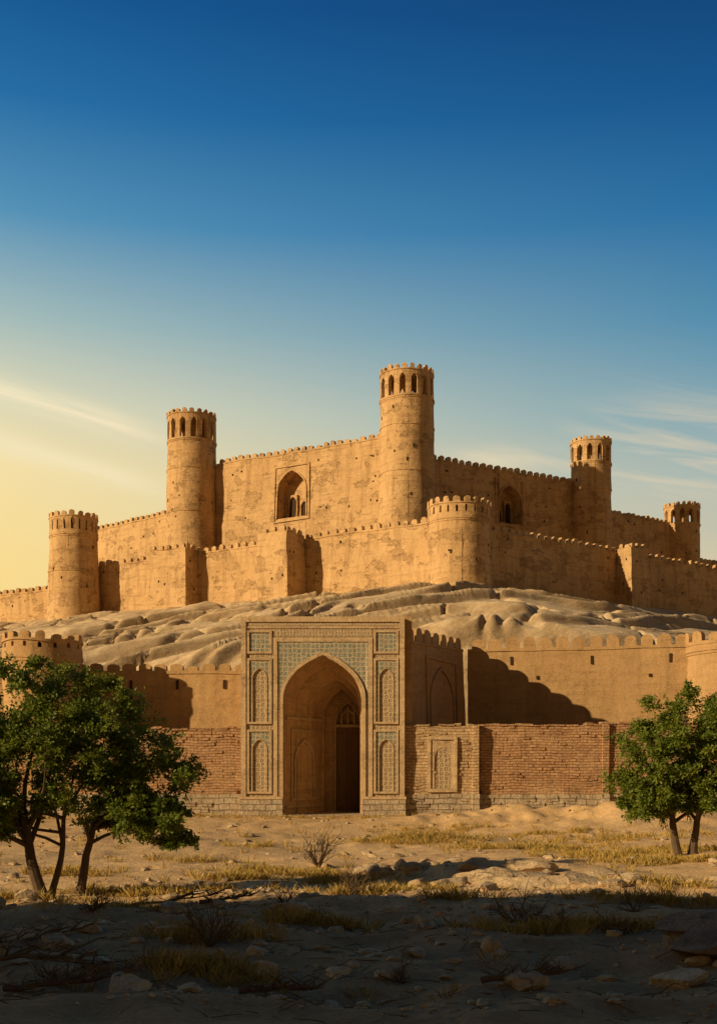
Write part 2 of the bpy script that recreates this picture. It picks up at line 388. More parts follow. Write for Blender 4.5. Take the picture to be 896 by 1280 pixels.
def groundmat():
    m,t,b=newmat('sandy_ground'); p=t.node('ShaderNodeTexCoord').outputs['Object']
    n1=t.noise(p,.12,5,.6,.5).outputs[0]; n2=t.noise(p,.9,6,.68).outputs[0]; n3=t.noise(p,7,5,.7).outputs[0]
    c=t.mix(t.ramp(n1,[(.35,0.),(.65,1.)]),(.72,.465,.22,1),(.64,.405,.185,1))
    c=t.mix(t.math('MULTIPLY',t.ramp(n2,[(.47,0.),(.66,1.)]),.45),c,(.36,.22,.10,1))
    gr=t.noise(p,.28,6,.7,1.).outputs[0]
    c=t.mix(t.math('MULTIPLY',t.ramp(gr,[(.56,0.),(.67,1.)]),.38),c,(.36,.25,.09,1))
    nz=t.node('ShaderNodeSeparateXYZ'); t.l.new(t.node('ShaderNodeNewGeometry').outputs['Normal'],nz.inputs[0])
    pz=t.node('ShaderNodeSeparateXYZ'); t.l.new(p,pz.inputs[0])
    hill=t.ramp(t.math('MULTIPLY',pz.outputs['Z'],.05),[(.2,0.),(.35,1.)])
    # bedded rock: streaks along the strike of the beds
    mp=t.node('ShaderNodeMapping'); mp.vector_type='TEXTURE'; t.l.new(p,mp.inputs[0]); mp.inputs['Rotation'].default_value=(0,0,math.atan2(.6,.8)); mp.inputs['Scale'].default_value=(8.,.9,1.6)
    stk=t.noise(mp.outputs[0],1.,5,.62,.3).outputs[0]
    rk=t.ramp(stk,[(.30,(.34,.23,.125,1)),(.42,(.58,.42,.245,1)),(.56,(.72,.55,.34,1)),(.70,(.52,.375,.215,1))])
    rk=t.mix(t.math('MULTIPLY',t.ramp(n2,[(.5,0.),(.66,1.)]),.35),rk,(.40,.275,.15,1))
    c=t.mix(t.math('MULTIPLY',hill,.85),c,rk)
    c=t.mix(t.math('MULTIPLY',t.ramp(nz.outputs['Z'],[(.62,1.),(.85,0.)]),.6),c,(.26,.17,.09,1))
    fore_shade=t.math('ADD',t.math('MULTIPLY',pz.outputs['Y'],.02),t.math('MULTIPLY',n1,.5))
    sf=t.ramp(fore_shade,[(.62,1.),(.84,0.)])
    c=t.mix(t.math('MULTIPLY',sf,.75),c,t.mix(n2,(.15,.088,.042,1),(.28,.175,.085,1)))  # foreground shade put into the earth colour, darker towards the camera, mottled by noise
    v=t.node('ShaderNodeTexVoronoi',feature='F1'); t.l.new(p,v.inputs['Vector']); v.inputs['Scale'].default_value=7
    peb=t.ramp(v.outputs['Distance'],[(.10,1.),(.26,0.)])
    c=t.mix(t.math('MULTIPLY',peb,.25),c,(.42,.31,.18,1))
    c=t.mix(.35,c,t.ramp(n3,[(.3,.24),(.7,.82)]),'OVERLAY')
    t.l.new(c,b.inputs['Base Color'])
    h=t.math('ADD',t.math('MULTIPLY',n2,1.4),t.math('MULTIPLY',n3,.45)); h=t.math('ADD',h,t.math('MULTIPLY',peb,.22))
    h=t.math('ADD',h,t.math('MULTIPLY',t.math('MULTIPLY',stk,hill),3.))
    bump(t,b,h,.65,.10); return m
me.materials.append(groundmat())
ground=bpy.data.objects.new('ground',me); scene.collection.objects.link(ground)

# ------------------------------------------------------------------ hilltop fortress
fort=empty('hilltop_fortress')
Wz=20.0
A=np.array([8.1,131.]); t=np.array([-.857,.514]); nrm=np.array([-.514,-.857])
wall('outer_wall_left',(8.1,131),(-37,157.6),Wz,31.9,31.4,2,parent=fort,holes=16,zvis=25,cren=(1.25,.8,.65))
def bastion(name,S0,t,n,w,pr,z0,zt,mat=M_mud):
    S0=np.array(S0,float);t=np.array(t);n=np.array(n)
    mb=MB(); bt=.06
    P=[S0,S0+n*pr,S0+n*pr+t*w,S0+t*w]
    C=sum(P)/4
    for k in range(3):
        a,b=P[k],P[k+1]; tt=(b-a)/np.linalg.norm(b-a); nn=np.array([tt[1],-tt[0]])
        if np.dot(nn,(a+b)/2-C)<0: nn=-nn
        L=np.linalg.norm(b-a)
        def F(u,v,d,a=a,tt=tt,nn=nn,L=L,k=k):
            q=u/L; uu=u
            if k==0: uu=u+(bt*(zt-v))*q
            if k==1: uu=u+(bt*(zt-v))*(2*q-1)
            if k==2: uu=u-(bt*(zt-v))*(1-q)
            p=a+tt*uu+nn*(d+bt*(zt-v)); return (p[0],p[1],v)
        m=max(1,int(L/.9)); us=np.linspace(0,L,m+1)
        panel(mb,F,[(us[i],us[i+1],z0,z0,zt,zt) for i in range(m)],-.05,0,.9,back=False)
        crenel(mb,F,.05,L-.05,lambda u:zt,1.2,.78,.65,-.45,-.01)
        for _ in range(2): hole_shade(mb,F,random.uniform(.5,L-.5),random.uniform(zt-6,zt-1.5),.15,.28,1)
    mb.face([(p[0],p[1],zt-.05) for p in P],[(p[0],p[1]) for p in P])
    mb.build(name,[mat,M_dark],fort,.11)
bastion('bastion_a',A+t*17.4,t,nrm,4.3,3.8,Wz,32.0)
bastion('bastion_b',A+t*34.4,t,nrm,6.2,2.5,Wz,31.9)
wall('outer_wall_right',(15.0,130.8),(50,157),Wz,31.0,31.0,2,parent=fort,holes=8,zvis=25,cren=(1.25,.8,.65))
bastion('bastion_c',(15.+.8*23,130.8+.6*23+.2),(.8,.6),(.6,-.8),3.5,2.2,Wz,31.3)
wall('outer_wall_far_right',(50,157),(92,188.5),Wz,31.0,31,2,parent=fort,holes=2,zvis=25)
wall('outer_wall_far_left',(-42,158),(-78,176.5),Wz,28.4,28.4,2,parent=fort,holes=4,zvis=24,cren=(1.25,.8,.6))
tower('outer_tower_corner',(11.7,130.6),Wz,34.0,3.78,3.62,'slots',fort,N=22,gal=1.5,mer=(.72,.7),holes=5,zvis=25)
tower('outer_tower_left',(-39.6,156),Wz,38.2,3.8,3.25,'slots',fort,N=20,gal=2.3,mer=(.7,.6),rings=(30.,),holes=5,zvis=26)
wall('citadel_wall_left',(2.9,148.8),(-21,161.9),Wz,47.2,47.2,2.4,parent=fort,holes=20,zvis=35,cren=(1.15,.72,.6),
     niches=((14.2,4.7,37.9,41.6,2.9),))
wall('citadel_wall_far_left',(-27.2,165),(-46,182.5),Wz,41.0,41.2,2,parent=fort,holes=5,zvis=35,cren=(1.3,.8,.6))
wall('citadel_wall_right',(9.8,149),(31.5,161.3),Wz,44.4,44.3,2.4,parent=fort,holes=12,zvis=35,cren=(1.15,.72,.6),
     niches=((13.3,3.9,37.0,40.0,2.4),))
wall('citadel_wall_far_right',(36.,163.5),(50.6,175.5),Wz,40.6,41,2,parent=fort,holes=4,zvis=34)
wall('citadel_wall_end_right',(52,177),(90,206),Wz,36.2,36.2,2,parent=fort)
wall('citadel_wall_back',(-46,182.5),(52,185),Wz,38,38,2,parent=fort)
tower('citadel_tower_main',(6.4,148.2),Wz,55.4,4.15,3.5,'gallery',fort,N=14,gal=3.2,mer=(.62,.6),rings=(41.5,47.6),holes=6,zvis=37)
tower('citadel_tower_left',(-24.3,163.4),Wz,54.5,4.05,3.5,'gallery',fort,N=14,gal=3.4,mer=(.62,.55),rings=(39.8,46.0),holes=6,zvis=37)
tower('citadel_tower_right',(33.6,162.2),Wz,50.4,3.15,2.85,'gallery',fort,N=12,gal=2.8,mer=(.55,.5),rings=(43.,),holes=4,zvis=36)
tower('citadel_tower_far_right',(50.7,175.8),Wz,44.3,2.95,2.7,'gallery',fort,N=12,gal=2.6,mer=(.55,.5),rings=(),holes=4,zvis=34)

# ------------------------------------------------------------------ lower curtain walls
wall('crenellated_wall',(-7.2,75),(-60,77.5),-.5,9.55,9.6,1.4,M_mud2,holes=4,zvis=5,cren=(1.1,.8,.5),slits=3.2,disp=.07)
tower('round_tower',(-20.6,73.2),-.5,11.75,2.6,2.42,'slots',None,M_mud2,N=16,gal=.9,mer=(.62,.5),holes=2,zvis=5)
wall('crenellated_wall',(3.4,72.),(8.0,82.),-.5,11.3,11.75,1.4,M_mud2,cren=(1.5,1.15,.85),disp=.05)
F,L=frame((3.4,72.),(8.0,82.),.03,-.5); mb=MB()
framerect(mb,F,3.2,9.3,5.,10.6,.2,-.05,.12); archband(mb,F,4.0,8.5,5.,7.6,2.2,.18,-.05,.1)
mb.build('blind_arch_panel',[M_mud2],bpy.data.objects['crenellated_wall.001'],.03)
wall('crenellated_wall',(8.0,82.),(25.,79.4),-.5,11.75,11.85,1.4,M_mud2,cren=(1.2,.93,.8),slits=5.,holes=3,zvis=7,disp=.07)
tower('round_tower',(26.4,80.2),-.5,12.6,3.1,3.0,'slots',None,M_mud2,N=30,gal=.25,mer=(.78,.8),holes=2,zvis=6)
wall('crenellated_wall',(29,80),(75,84),-.5,11.85,12,1.4,M_mud2,cren=(1.2,.93,.8),disp=.06)

def brickwall(name,x0,x1,y0,y1,zt,mat,thick=.7,base=True,pil=(),niche=None):
    F,L=frame((x0,y0),(x1,y1)); mb=MB(); r=.45
    n=int(L/r); us=np.linspace(0,L,n+1)
    tp=lambda u: zt+.10*float(fbm(np.array([u*.8+x0]),np.array([.3]),None,3,9)[0])
    z0=-.6
    segs=[(us[i],us[i+1],1.35,1.35,tp(us[i]),tp(us[i+1])) for i in range(n)]
    panel(mb,F,segs,-thick,0,r)
    panel(mb,F,[(us[i],us[i+1],z0,z0,1.35,1.35) for i in range(n)],-thick-.02,.07,r,mat=1)
    u=0.
    while u<L-.5:
        w=random.uniform(.35,.6); hgt=random.uniform(.06,.15)
        if random.random()<.8: box(mb,F,u,u+w-.02,tp(u+w/2)-.02,tp(u+w/2)+hgt,-thick+.05,random.uniform(.03,.10),0)
        u+=w
    for _ in range(int(L*9)):
        u=random.uniform(.2,L-.6); k=random.randint(9,int((zt-.2)/.17)); box(mb,F,u,u+.4,k*.17+.01,k*.17+.16,-.05,random.uniform(.02,.06),0)
    for _ in range(int(L*3)):
        u=random.uniform(.2,L-.8); v=random.choice([.2,.56,.92]); box(mb,F,u,u+.6,v+.01,v+.3,-.05,random.uniform(.09,.14),1)
    for pu in pil:
        box(mb,F,pu-.2,pu+.2,1.38,zt+.12,-.05,.26,0); box(mb,F,pu-.24,pu+.24,z0,1.37,-.05,.33,1)
    if niche:
        a,b,v0,v1=niche
        framerect(mb,F,a,b,v0,v1,.2,-.05,.16,2)
        archpanel(mb,F,a+.2,b-.2,a+.42,b-.42,v0+.2,v0+(v1-v0)*.62,(v1-v0)*.2,v1-.2,-.02,.09,2,99,14)
        panel(mb,F,[(c[0],c[1],v0+.2,v0+.2,c[2],c[3]) for c in archcols(a+.42,b-.42,v0+(v1-v0)*.62,(v1-v0)*.2,0,12)],-.02,.065,99,mat=3)
    return mb.build(name,[mat,M_stone,M_trim,M_orn],None,.06,.9)
brickwall('brick_wall',-7.32,-42,70.35,71.2,5.35,M_brick)
brickwall('brick_wall',2.87,7.45,70.25,70.25,5.62,M_tanbrick,pil=(4.45,),niche=(1.45,3.3,1.45,4.95))
brickwall('brick_wall',7.47,45,70.45,70.3,5.68,M_brick,pil=(8.0,19.5,30.))

# ------------------------------------------------------------------ portal gate
gate=empty('gatehouse_portal')
G=lambda u,v,d:(u,70-d,v)
U0,U1,HT=-7.3,2.85,12.42; O0,O1,ZS,RI=-4.7,.25,7.3,2.75
mb=MB(); archpanel(mb,G,U0,U1,O0,O1,-.4,ZS,RI,HT,-1.2,0,0,.8)
mb.build('front_wall',[M_orn],gate)
mb=MB(); HB=10.9
box(mb,G,U0+.03,U0+.5,-.4,HB-.05,-7,-1.2); box(mb,G,U1-.5,U1-.03,-.4,HB-.05,-7,-1.2)
box(mb,G,U0+.5,U1-.5,HB-.35,HB-.06,-7,-1.2); box(mb,G,U0+.5,U1-.5,-.4,HB-.4,-7,-6.6)
box(mb,G,U1-.02,U1+.5,-.4,HT+.12,-1.9,-.5)
mb.build('side_and_rear_walls',[M_mud2],gate,0.)
T=mb=MB()
box(T,G,U0-.02,U0+.28,1.22,HT+.03,-.02,.13,0); box(T,G,U1-.28,U1+.02,1.22,HT+.03,-.02,.13,0); box(T,G,U0+.285,U1-.285,HT-.30,HT+.035,-.02,.13,0)
for a,b in ((O0-.62,O0-.36),(O1+.36,O1+.62)): box(T,G,a,b,1.22,11.15,-.02,.10,0)
box(T,G,O0-.355,O1+.355,10.88,11.15,-.02,.10,0)
box(T,G,U0+.285,U1-.285,11.72,11.86,-.02,.07,0)
archband(T,G,O0,O1,1.22,ZS,RI,.20,-.02,.14,0,24)
archband(T,G,O0+.06,O1-.06,0,ZS,RI-.05,.05,-.35,-.02,0,24)
box(T,G,U0-.08,O0-.02,-.4,1.05,-.02,.24,2); box(T,G,O1+.02,U1+.08,-.4,1.05,-.02,.24,2)
box(T,G,U0-.12,O0-.01,1.05,1.215,-.02,.30,0); box(T,G,O1+.01,U1+.12,1.05,1.215,-.02,.30,0)
for a,b in ((U0+.36,O0-.70),(O1+.70,U1-.36)):
    framerect(T,G,a,b,10.15,11.6,.13,-.02,.10,0); box(T,G,a+.13,b-.13,10.28,11.47,-.01,.02,1)
    for v0,v1 in ((5.75,9.85),(1.4,5.4)):
        framerect(T,G,a,b,v0,v1,.13,-.02,.15,0)
        archpanel(T,G,a+.13,b-.13,a+.3,b-.3,v0+.13,v0+(v1-v0)*.70,(v1-v0)*.16,v1-.13,-.01,.075,1,99,14)
        archband(T,G,a+.34,b-.34,v0+.14,v0+(v1-v0)*.70-.02,(v1-v0)*.15,.05,-.01,.11,0,14)
mb.build('carved_mouldings',[M_trim,M_tile,M_stone],gate)
mb=MB()
cc=[(c[0],c[1],c[2],c[3],10.86,10.86) for c in archcols(O0-.22,O1+.22,ZS,RI+.24,0,24)]
panel(mb,G,[(O0-.35,O0-.22,ZS-.6,ZS-.6,10.86,10.86)]+cc+[(O1+.22,O1+.35,ZS-.6,ZS-.6,10.86,10.86)],-.01,.045,99)
mb.build('tiled_spandrel',[M_tile],gate)
mb=MB(); box(mb,G,U0+.3,U1-.3,11.88,12.08,-.01,.04,0); box(mb,G,O0-.6,O1+.6,11.2,11.68,-.01,.03,0)
for a,b in ((O0-.33,O0-.24),(O1+.24,O1+.33)): box(mb,G,a,b,1.24,ZS-.65,-.01,.05,0)
mb.build('patterned_bands',[M_band],gate)
def prof(a,b,zs,ri,n=20):
    c=(a+b)/2;w=(b-a)/2
    pts=[(a,z) for z in np.linspace(-.3,zs,7)[:-1]]+[(c+w*-math.cos(math.pi*i/n),zs+ri*archy(-math.cos(math.pi*i/n))) for i in range(n+1)]+[(b,z) for z in np.linspace(zs,-.3,7)[1:]]
    return pts
P0=prof(O0,O1,ZS,RI); P1=prof(-2.35,.12,6.3,1.95)
mb=MB(); st=8; Y0,Y1=71.2,75.2
for k in range(st):
    for i in range(len(P0)-1):
        q=[]
        for (j,kk) in ((i,k),(i+1,k),(i+1,k+1),(i,k+1)):
            s=kk/st; q.append((P0[j][0]*(1-s)+P1[j][0]*s,Y0+(Y1-Y0)*s,P0[j][1]*(1-s)+P1[j][1]*s))
        mb.face(q,[(i*.4+(0 if n in(0,3) else .4),(p[1]-70)) for n,p in enumerate(q)])
mb.build('vault',[M_inner],gate,.0)
mb=MB()
for s in (.3,.62):
    a=O0*(1-s)+-2.35*s; b=O1*(1-s)+.12*s; zs=ZS*(1-s)+6.3*s; ri=RI*(1-s)+1.95*s
    Gr=lambda u,v,d,yy=Y0+(Y1-Y0)*s:(u,yy-d,v)
    archband(mb,Gr,a+.1,b-.1,0,zs,ri-.1,.13,-.1,.1,0,20)
mb.build('vault_ribs',[M_trim],gate)
G2=lambda u,v,d:(u,75.2-d,v)
mb=MB()
archband(mb,G2,-2.35,.12,0,6.3,1.95,.14,0.,.10,0,20)
box(mb,G2,-2.5,-1.55,-.3,9.,-1.2,-.9,1); box(mb,G2,.10,.5,-.3,9.,-1.2,-.9,1)
panel(mb,G2,[(c[0],c[1],c[2],c[3],9.,9.) for c in archcols(-1.55,.10,5.9,1.5,0,14)],-1.2,-.9,99,bottom=True,mat=1)
box(mb,G2,-1.55,.10,5.75,5.95,-1.15,-.8,0)
archband(mb,G2,-1.52,.07,0,5.9,1.5,.12,-.9,-.78,0,14)
for u in (-1.15,-.72,-.3): box(mb,G2,u-.05,u+.05,5.95,7.2,-1.1,-.92,0)
archband(mb,G2,-1.15,-.3,5.95,6.3,.6,.08,-1.08,-.94,0,10)
box(mb,G2,-2.45,-2.3,-.3,9,-1.,0.02,1)
box(mb,G2,.125,.2,-.3,8,-1.,0.02,1)
mb.build('inner_arch',[M_trim,M_inner],gate)
mb=MB()
for a,b in ((-1.53,-.735),(-.715,.08)):
    box(mb,G2,a,b,-.1,5.74,-1.12,-1.02)
    for v0 in (.3,2.1,3.9): framerect(mb,G2,a+.1,b-.1,v0,v0+1.55,.09,-1.03,-.93)
    for v0 in (.25,2.,3.8,5.5):
        for u in np.linspace(a+.08,b-.08,5): box(mb,G2,u-.025,u+.025,v0-.1,v0-.05,-1.03,-.97)
mb.build('double_door',[M_wood],gate)
mb=MB(); box(mb,G2,-2.4,.2,5.9,8.6,-1.6,-1.5); mb.build('transom_backing',[M_inner],gate)
Fc,Lc=frame((O0,71.2),(-2.35,75.2)); mb=MB()
framerect(mb,Fc,.7,3.7,.9,5.5,.14,-.02,.10); archband(mb,Fc,1.15,3.25,1.02,3.4,1.3,.15,-.02,.13,0,14)
box(mb,Fc,.1,4.4,6.1,6.28,-.05,.14); box(mb,Fc,.1,4.4,.45,.6,-.05,.1)
mb.build('canted_wall_arch',[M_trim],gate)
mb=MB(); box(mb,G,O0-.1,O1+.1,-.35,.07,-6.3,.6); mb.build('threshold',[M_stone],gate)

# ------------------------------------------------------------------ vegetation
def leafmat(name,ca,cb,cc):
    m,t,b=newmat(name)
    g=t.node('ShaderNodeNewGeometry'); p=t.node('ShaderNodeTexCoord').outputs['Object']
    n=t.noise(p,1.3,3).outputs[0]
    c=t.mix(g.outputs['Random Per Island'],ca,cb); c=t.mix(t.ramp(n,[(.45,0.),(.7,.8)]),c,cc)
    t.l.new(c,b.inputs['Base Color']); b.inputs['Roughness'].default_value=.55; b.inputs['Specular IOR Level'].default_value=.3
    tr=t.node('ShaderNodeBsdfTranslucent'); t.l.new(c,tr.inputs[0]); mx=t.node('ShaderNodeMixShader'); mx.inputs[0].default_value=.35
    t.l.new(b.outputs[0],mx.inputs[1]); t.l.new(tr.outputs[0],mx.inputs[2]); t.l.new(mx.outputs[0],t.n['Material Output'].inputs[0]); return m
M_leaf=leafmat('green_leaves',(.09,.14,.014,1),(.18,.225,.024,1),(.24,.25,.03,1))
M_bark=darkm('bark',(.07,.045,.03,1),(.14,.095,.055,1),6)
M_dry=darkm('dry_wood',(.10,.065,.04,1),(.20,.14,.085,1),5)
def tube(mb,pts,radii,n=7):
    pts=[Vector(p) for p in pts]; rings=[]
    for i,p in enumerate(pts):
        d=(pts[min(i+1,len(pts)-1)]-pts[max(i-1,0)]).normalized()
        ref=Vector((.31,.82,.13)); a=(ref-ref.dot(d)*d)
        a=a.normalized() if a.length>1e-3 else d.orthogonal().normalized()
        b=d.cross(a); rings.append([tuple(p+(a*math.cos(2*math.pi*k/n)+b*math.sin(2*math.pi*k/n))*radii[i]) for k in range(n)])
    for i in range(len(rings)-1):
        for k in range(n):
            k2=(k+1)%n; mb.face([rings[i][k],rings[i][k2],rings[i+1][k2],rings[i+1][k]],[(k/n,i),(k/n+.1,i),(k/n+.1,i+1),(k/n,i+1)])
def bent(a,b,n,wob,sag=0.):
    a=Vector(a);b=Vector(b);L=(b-a).length;pts=[]
    o=Vector((random.uniform(-1,1),random.uniform(-1,1),random.uniform(-.3,.6)))*wob*L
    for i in range(n+1):
        s=i/n; p=a.lerp(b,s)+o*math.sin(math.pi*s)+Vector((random.uniform(-1,1),random.uniform(-1,1),random.uniform(-1,1)))*wob*.22*L*(1 if 0<i<n else 0)
        p.z-=sag*math.sin(math.pi*s)*L; pts.append(p)
    return pts
def leaves_mesh(name,P,D,ll,lw,mat,parent):
    n=len(P); D=D/np.linalg.norm(D,axis=1,keepdims=True)
    R=rng.normal(size=(n,3)); Sd=np.cross(D,R); Sd/=np.linalg.norm(Sd,axis=1,keepdims=True)
    L=(ll*rng.uniform(.6,1.3,n))[:,None]; W=(lw*rng.uniform(.7,1.3,n))[:,None]
    V=np.empty((n,4,3)); V[:,0]=P; V[:,1]=P+D*L*.45+Sd*W; V[:,2]=P+D*L; V[:,3]=P+D*L*.45-Sd*W
    me=bpy.data.meshes.new(name); me.vertices.add(n*4); me.vertices.foreach_set('co',V.ravel()); me.loops.add(n*4); me.loops.foreach_set('vertex_index',np.arange(n*4))
    me.polygons.add(n); me.polygons.foreach_set('loop_start',np.arange(n)*4); me.update(calc_edges=True); me.materials.append(mat)
    o=bpy.data.objects.new(name,me); scene.collection.objects.link(o); o.parent=parent; return o
def tree(name,base,trunks,blobs,nclump,ll,lw,tw=28,lv=22):
    root=empty(name); mb=MB(); bx,by=base
    tips=[]
    for (dx,dy,r,hx,hy,hz) in trunks:
        b0=Vector((bx+dx,by+dy,Hs(bx+dx,by+dy)-.15)); top=Vector((hx,hy,hz))
        pts=bent(b0,top,6,.05); rad=[r*(1.5 if i==0 else 1)*(1-.45*i/6) for i in range(7)]
        tube(mb,pts,rad,9); tips.append((top,r*.55,pts))
    limbs=[]
    for top,r,pts in tips:
        for k in range(7):
            bl=random.choice(blobs); c=Vector(bl[:3])
            s=random.choice([pts[-1],pts[-1],pts[-2],pts[-3]])
            e=c+Vector((random.uniform(-.55,.55)*bl[3],random.uniform(-.55,.55)*bl[4],random.uniform(-.35,.45)*bl[5]))
            lp=bent(s,e,5,.09); tube(mb,lp,[r*.8*(1-.72*i/5) for i in range(6)],6); limbs+= [(p,r*.8*(1-.72*i/5)) for i,p in enumerate(lp)][1:]
    PP=[];DD=[]
    for k in range(nclump):
        bl=blobs[k%len(blobs)]
        while True:
            q=rng.uniform(-1,1,3)
            if .2<np.dot(q,q)<1: break
        q=q*(1+.13*rng.normal()); c=Vector((bl[0]+q[0]*bl[3],bl[1]+q[1]*bl[4],bl[2]+q[2]*bl[5]))
        lp,lr=min(limbs,key=lambda x:(x[0]-c).length+random.uniform(0,.4))
        br=bent(lp,c,4,.08,-.04); tube(mb,br,[max(.008,lr*.5*(1-.8*i/4)) for i in range(5)],5)
        cr=random.uniform(.42,.85)*min(bl[3:6])*.37
        for j in range(int(tw*random.uniform(.6,1.25))):
            d=rng.normal(size=3)*np.array([1,1,.6]); d/=np.linalg.norm(d); d[2]+=.12
            s0=np.array(c)+rng.normal(size=3)*cr*.35; Lw=cr*rng.uniform(.6,1.6)
            tt=np.linspace(.1,1,lv)[:,None]
            pts=s0+d*Lw*tt+np.array([0,0,-1])*(tt**2)*Lw*.22+rng.normal(size=(lv,3))*.045
            PP.append(pts); DD.append(d+rng.normal(size=(lv,3))*.75)
            if j%4==0: tube(mb,[tuple(s0),tuple(s0+d*Lw*.6-np.array([0,0,.08*Lw]))],[.009,.004],3)
    mb.build('trunk_and_limbs',[M_bark],root,0)
    leaves_mesh('foliage',np.concatenate(PP),np.concatenate(DD),ll,lw,M_leaf,root)
tree('broadleaf_tree',(-8.05,28.6),((0,0,.17,-8.5,28.5,1.8),(.14,.1,.10,-7.6,28.9,1.7)),
     ((-8.5,28.5,4.65,1.8,1.7,1.3),(-9.7,28.6,3.1,1.7,1.6,1.6),(-7.4,28.3,4.0,1.6,1.5,1.35),(-8.3,28.4,2.6,1.9,1.6,1.1),(-9.6,28.2,1.9,1.3,1.3,.8)),112,.105,.028)
tree('broadleaf_tree',(-7.35,29.4),((0,0,.13,-6.9,29.4,1.7),),
     ((-6.4,29.4,3.7,1.4,1.4,1.4),(-5.4,29.3,2.6,1.25,1.3,1.25),(-5.0,29.3,1.5,1.1,1.2,.65),(-6.6,29.2,2.1,1.5,1.4,.9)),84,.105,.028)
tree('broadleaf_tree',(11.4,40.),((0,0,.17,11.2,40,1.6),(.6,.3,.16,12.3,40.2,1.7)),
     ((11.7,40,4.5,1.9,1.8,1.35),(10.5,39.8,3.1,1.6,1.7,1.45),(13.1,40.1,3.8,2.1,1.8,1.7),(11.6,39.6,2.6,2.1,1.6,1.2),(10.2,39.8,1.9,1.2,1.3,.7),(13.0,39.8,2.0,1.7,1.3,.8)),160,.12,.032)

def dry_bush(name,x,y,h,spread,n=9,flat=0.):
    mb=MB(); z=Hs(x,y)
    def grow(p,d,L,r,dep):
        pts=[p]; q=p.copy(); dd=d.copy()
        for i in range(4):
            dd=(dd+Vector((random.uniform(-1,1),random.uniform(-1,1),random.uniform(-.6,.7)))*.22).normalized(); q=q+dd*L/4; pts.append(q.copy())
        tube(mb,pts,[r*(1-.16*i) for i in range(5)],4)
        if dep>0:
            for k in range(random.randint(2,4)):
                s=random.choice(pts[1:]); nd=(dd+Vector((random.uniform(-1,1),random.uniform(-1,1),random.uniform(-.5,.8)))*.8).normalized()
                grow(s.copy(),nd,L*random.uniform(.45,.75),r*.55,dep-1)
    for k in range(n):
        a=random.uniform(0,6.28); s=random.uniform(.2,1)*spread
        d=Vector((math.cos(a)*s,math.sin(a)*s,1-flat)).normalized()
        grow(Vector((x,y,z-.03)),d,h*random.uniform(.4,.65),.018*max(1,h),2)
    mb.build(name,[M_dry],None,0)
for bxx in ((-1.35,37.6,1.6,.8,12,0),(-.15,27.,.95,1.2,15,0),(-2.35,17.6,.95,1.0,13,0),(2.9,20.4,.95,1.7,12,.4),(4.2,18.6,.6,1.7,12,.4),(-3.9,14.6,.55,1.8,10,.5),(3.4,19.2,.5,1.7,12,.4),(-.8,20.9,.45,1.7,12,.3),(-2.9,16.2,.5,1.5,10,.3),(.6,15.2,.45,1.5,9,.3),(5.6,22.6,.7,1.5,10,.3),(-4.9,20.6,.6,1.4,11,.3),(-1.6,24.2,.5,1.6,10,.3)):
    dry_bush('dry_bush',*bxx)
def deadbranch(name,x,y,ang,L):
    mb=MB(); d=Vector((math.cos(ang),math.sin(ang),0))
    a=Vector((x,y,Hs(x,y)+.06)); b=a+d*L; b.z=Hs(b.x,b.y)+.2
    pts=bent(a,b,7,.07); tube(mb,pts,[.05*(1-.11*i) for i in range(8)],6)
    for p in pts[1:]:
        for k in range(3):
            e=p+Vector((d.x*.5+random.uniform(-.6,.6),d.y*.5+random.uniform(-.6,.6),random.uniform(-.02,.4)))*L*.3
            e.z=max(e.z,Hs(e.x,e.y)+.02)
            q=bent(p,e,4,.12); tube(mb,q,[.022*(1-.2*i) for i in range(5)],4)
            for _ in range(2):
                e2=q[2]+Vector((random.uniform(-.3,.3),random.uniform(-.3,.3),random.uniform(0,.2))); tube(mb,bent(q[2],e2,3,.1),[.01,.008,.006,.004],3)
    mb.build(name,[M_dry],None,0)
for dbb in ((-5.4,24.5,-.35,2.4),(-5.2,15.6,-.5,2.2),(-3.4,24.,-.2,1.1),(-4.4,13.9,.2,1.4),(-6.3,17.4,.1,1.8),(-1.5,14.2,-.4,1.0),(1.6,14.6,.3,1.1)):
    deadbranch('fallen_branch',*dbb)
mb=MB()
for _ in range(800):
    x=random.gauss(0,5); y=random.uniform(12.5,30); L=random.uniform(.1,.45); a=random.uniform(0,6.28); x2=x+L*math.cos(a); y2=y+L*math.sin(a)
    tube(mb,bent((x,y,Hs(x,y)+.015),(x2,y2,Hs(x2,y2)+random.uniform(.02,.1)),3,.08),[.009,.008,.006,.004],3)
mb.build('twig_litter',[M_dry],None,0)
def grassmat():
    m,t,b=newmat('dry_grass_blades'); g=t.node('ShaderNodeNewGeometry'); p=t.node('ShaderNodeTexCoord').outputs['Object']
    c=t.mix(g.outputs['Random Per Island'],(.36,.235,.055,1),(.58,.40,.12,1)); n=t.noise(p,.8,3).outputs[0]
    c=t.mix(t.ramp(n,[(.5,0.),(.68,.4)]),c,(.26,.21,.05,1)); t.l.new(c,b.inputs['Base Color']); return m
M_grass=grassmat()
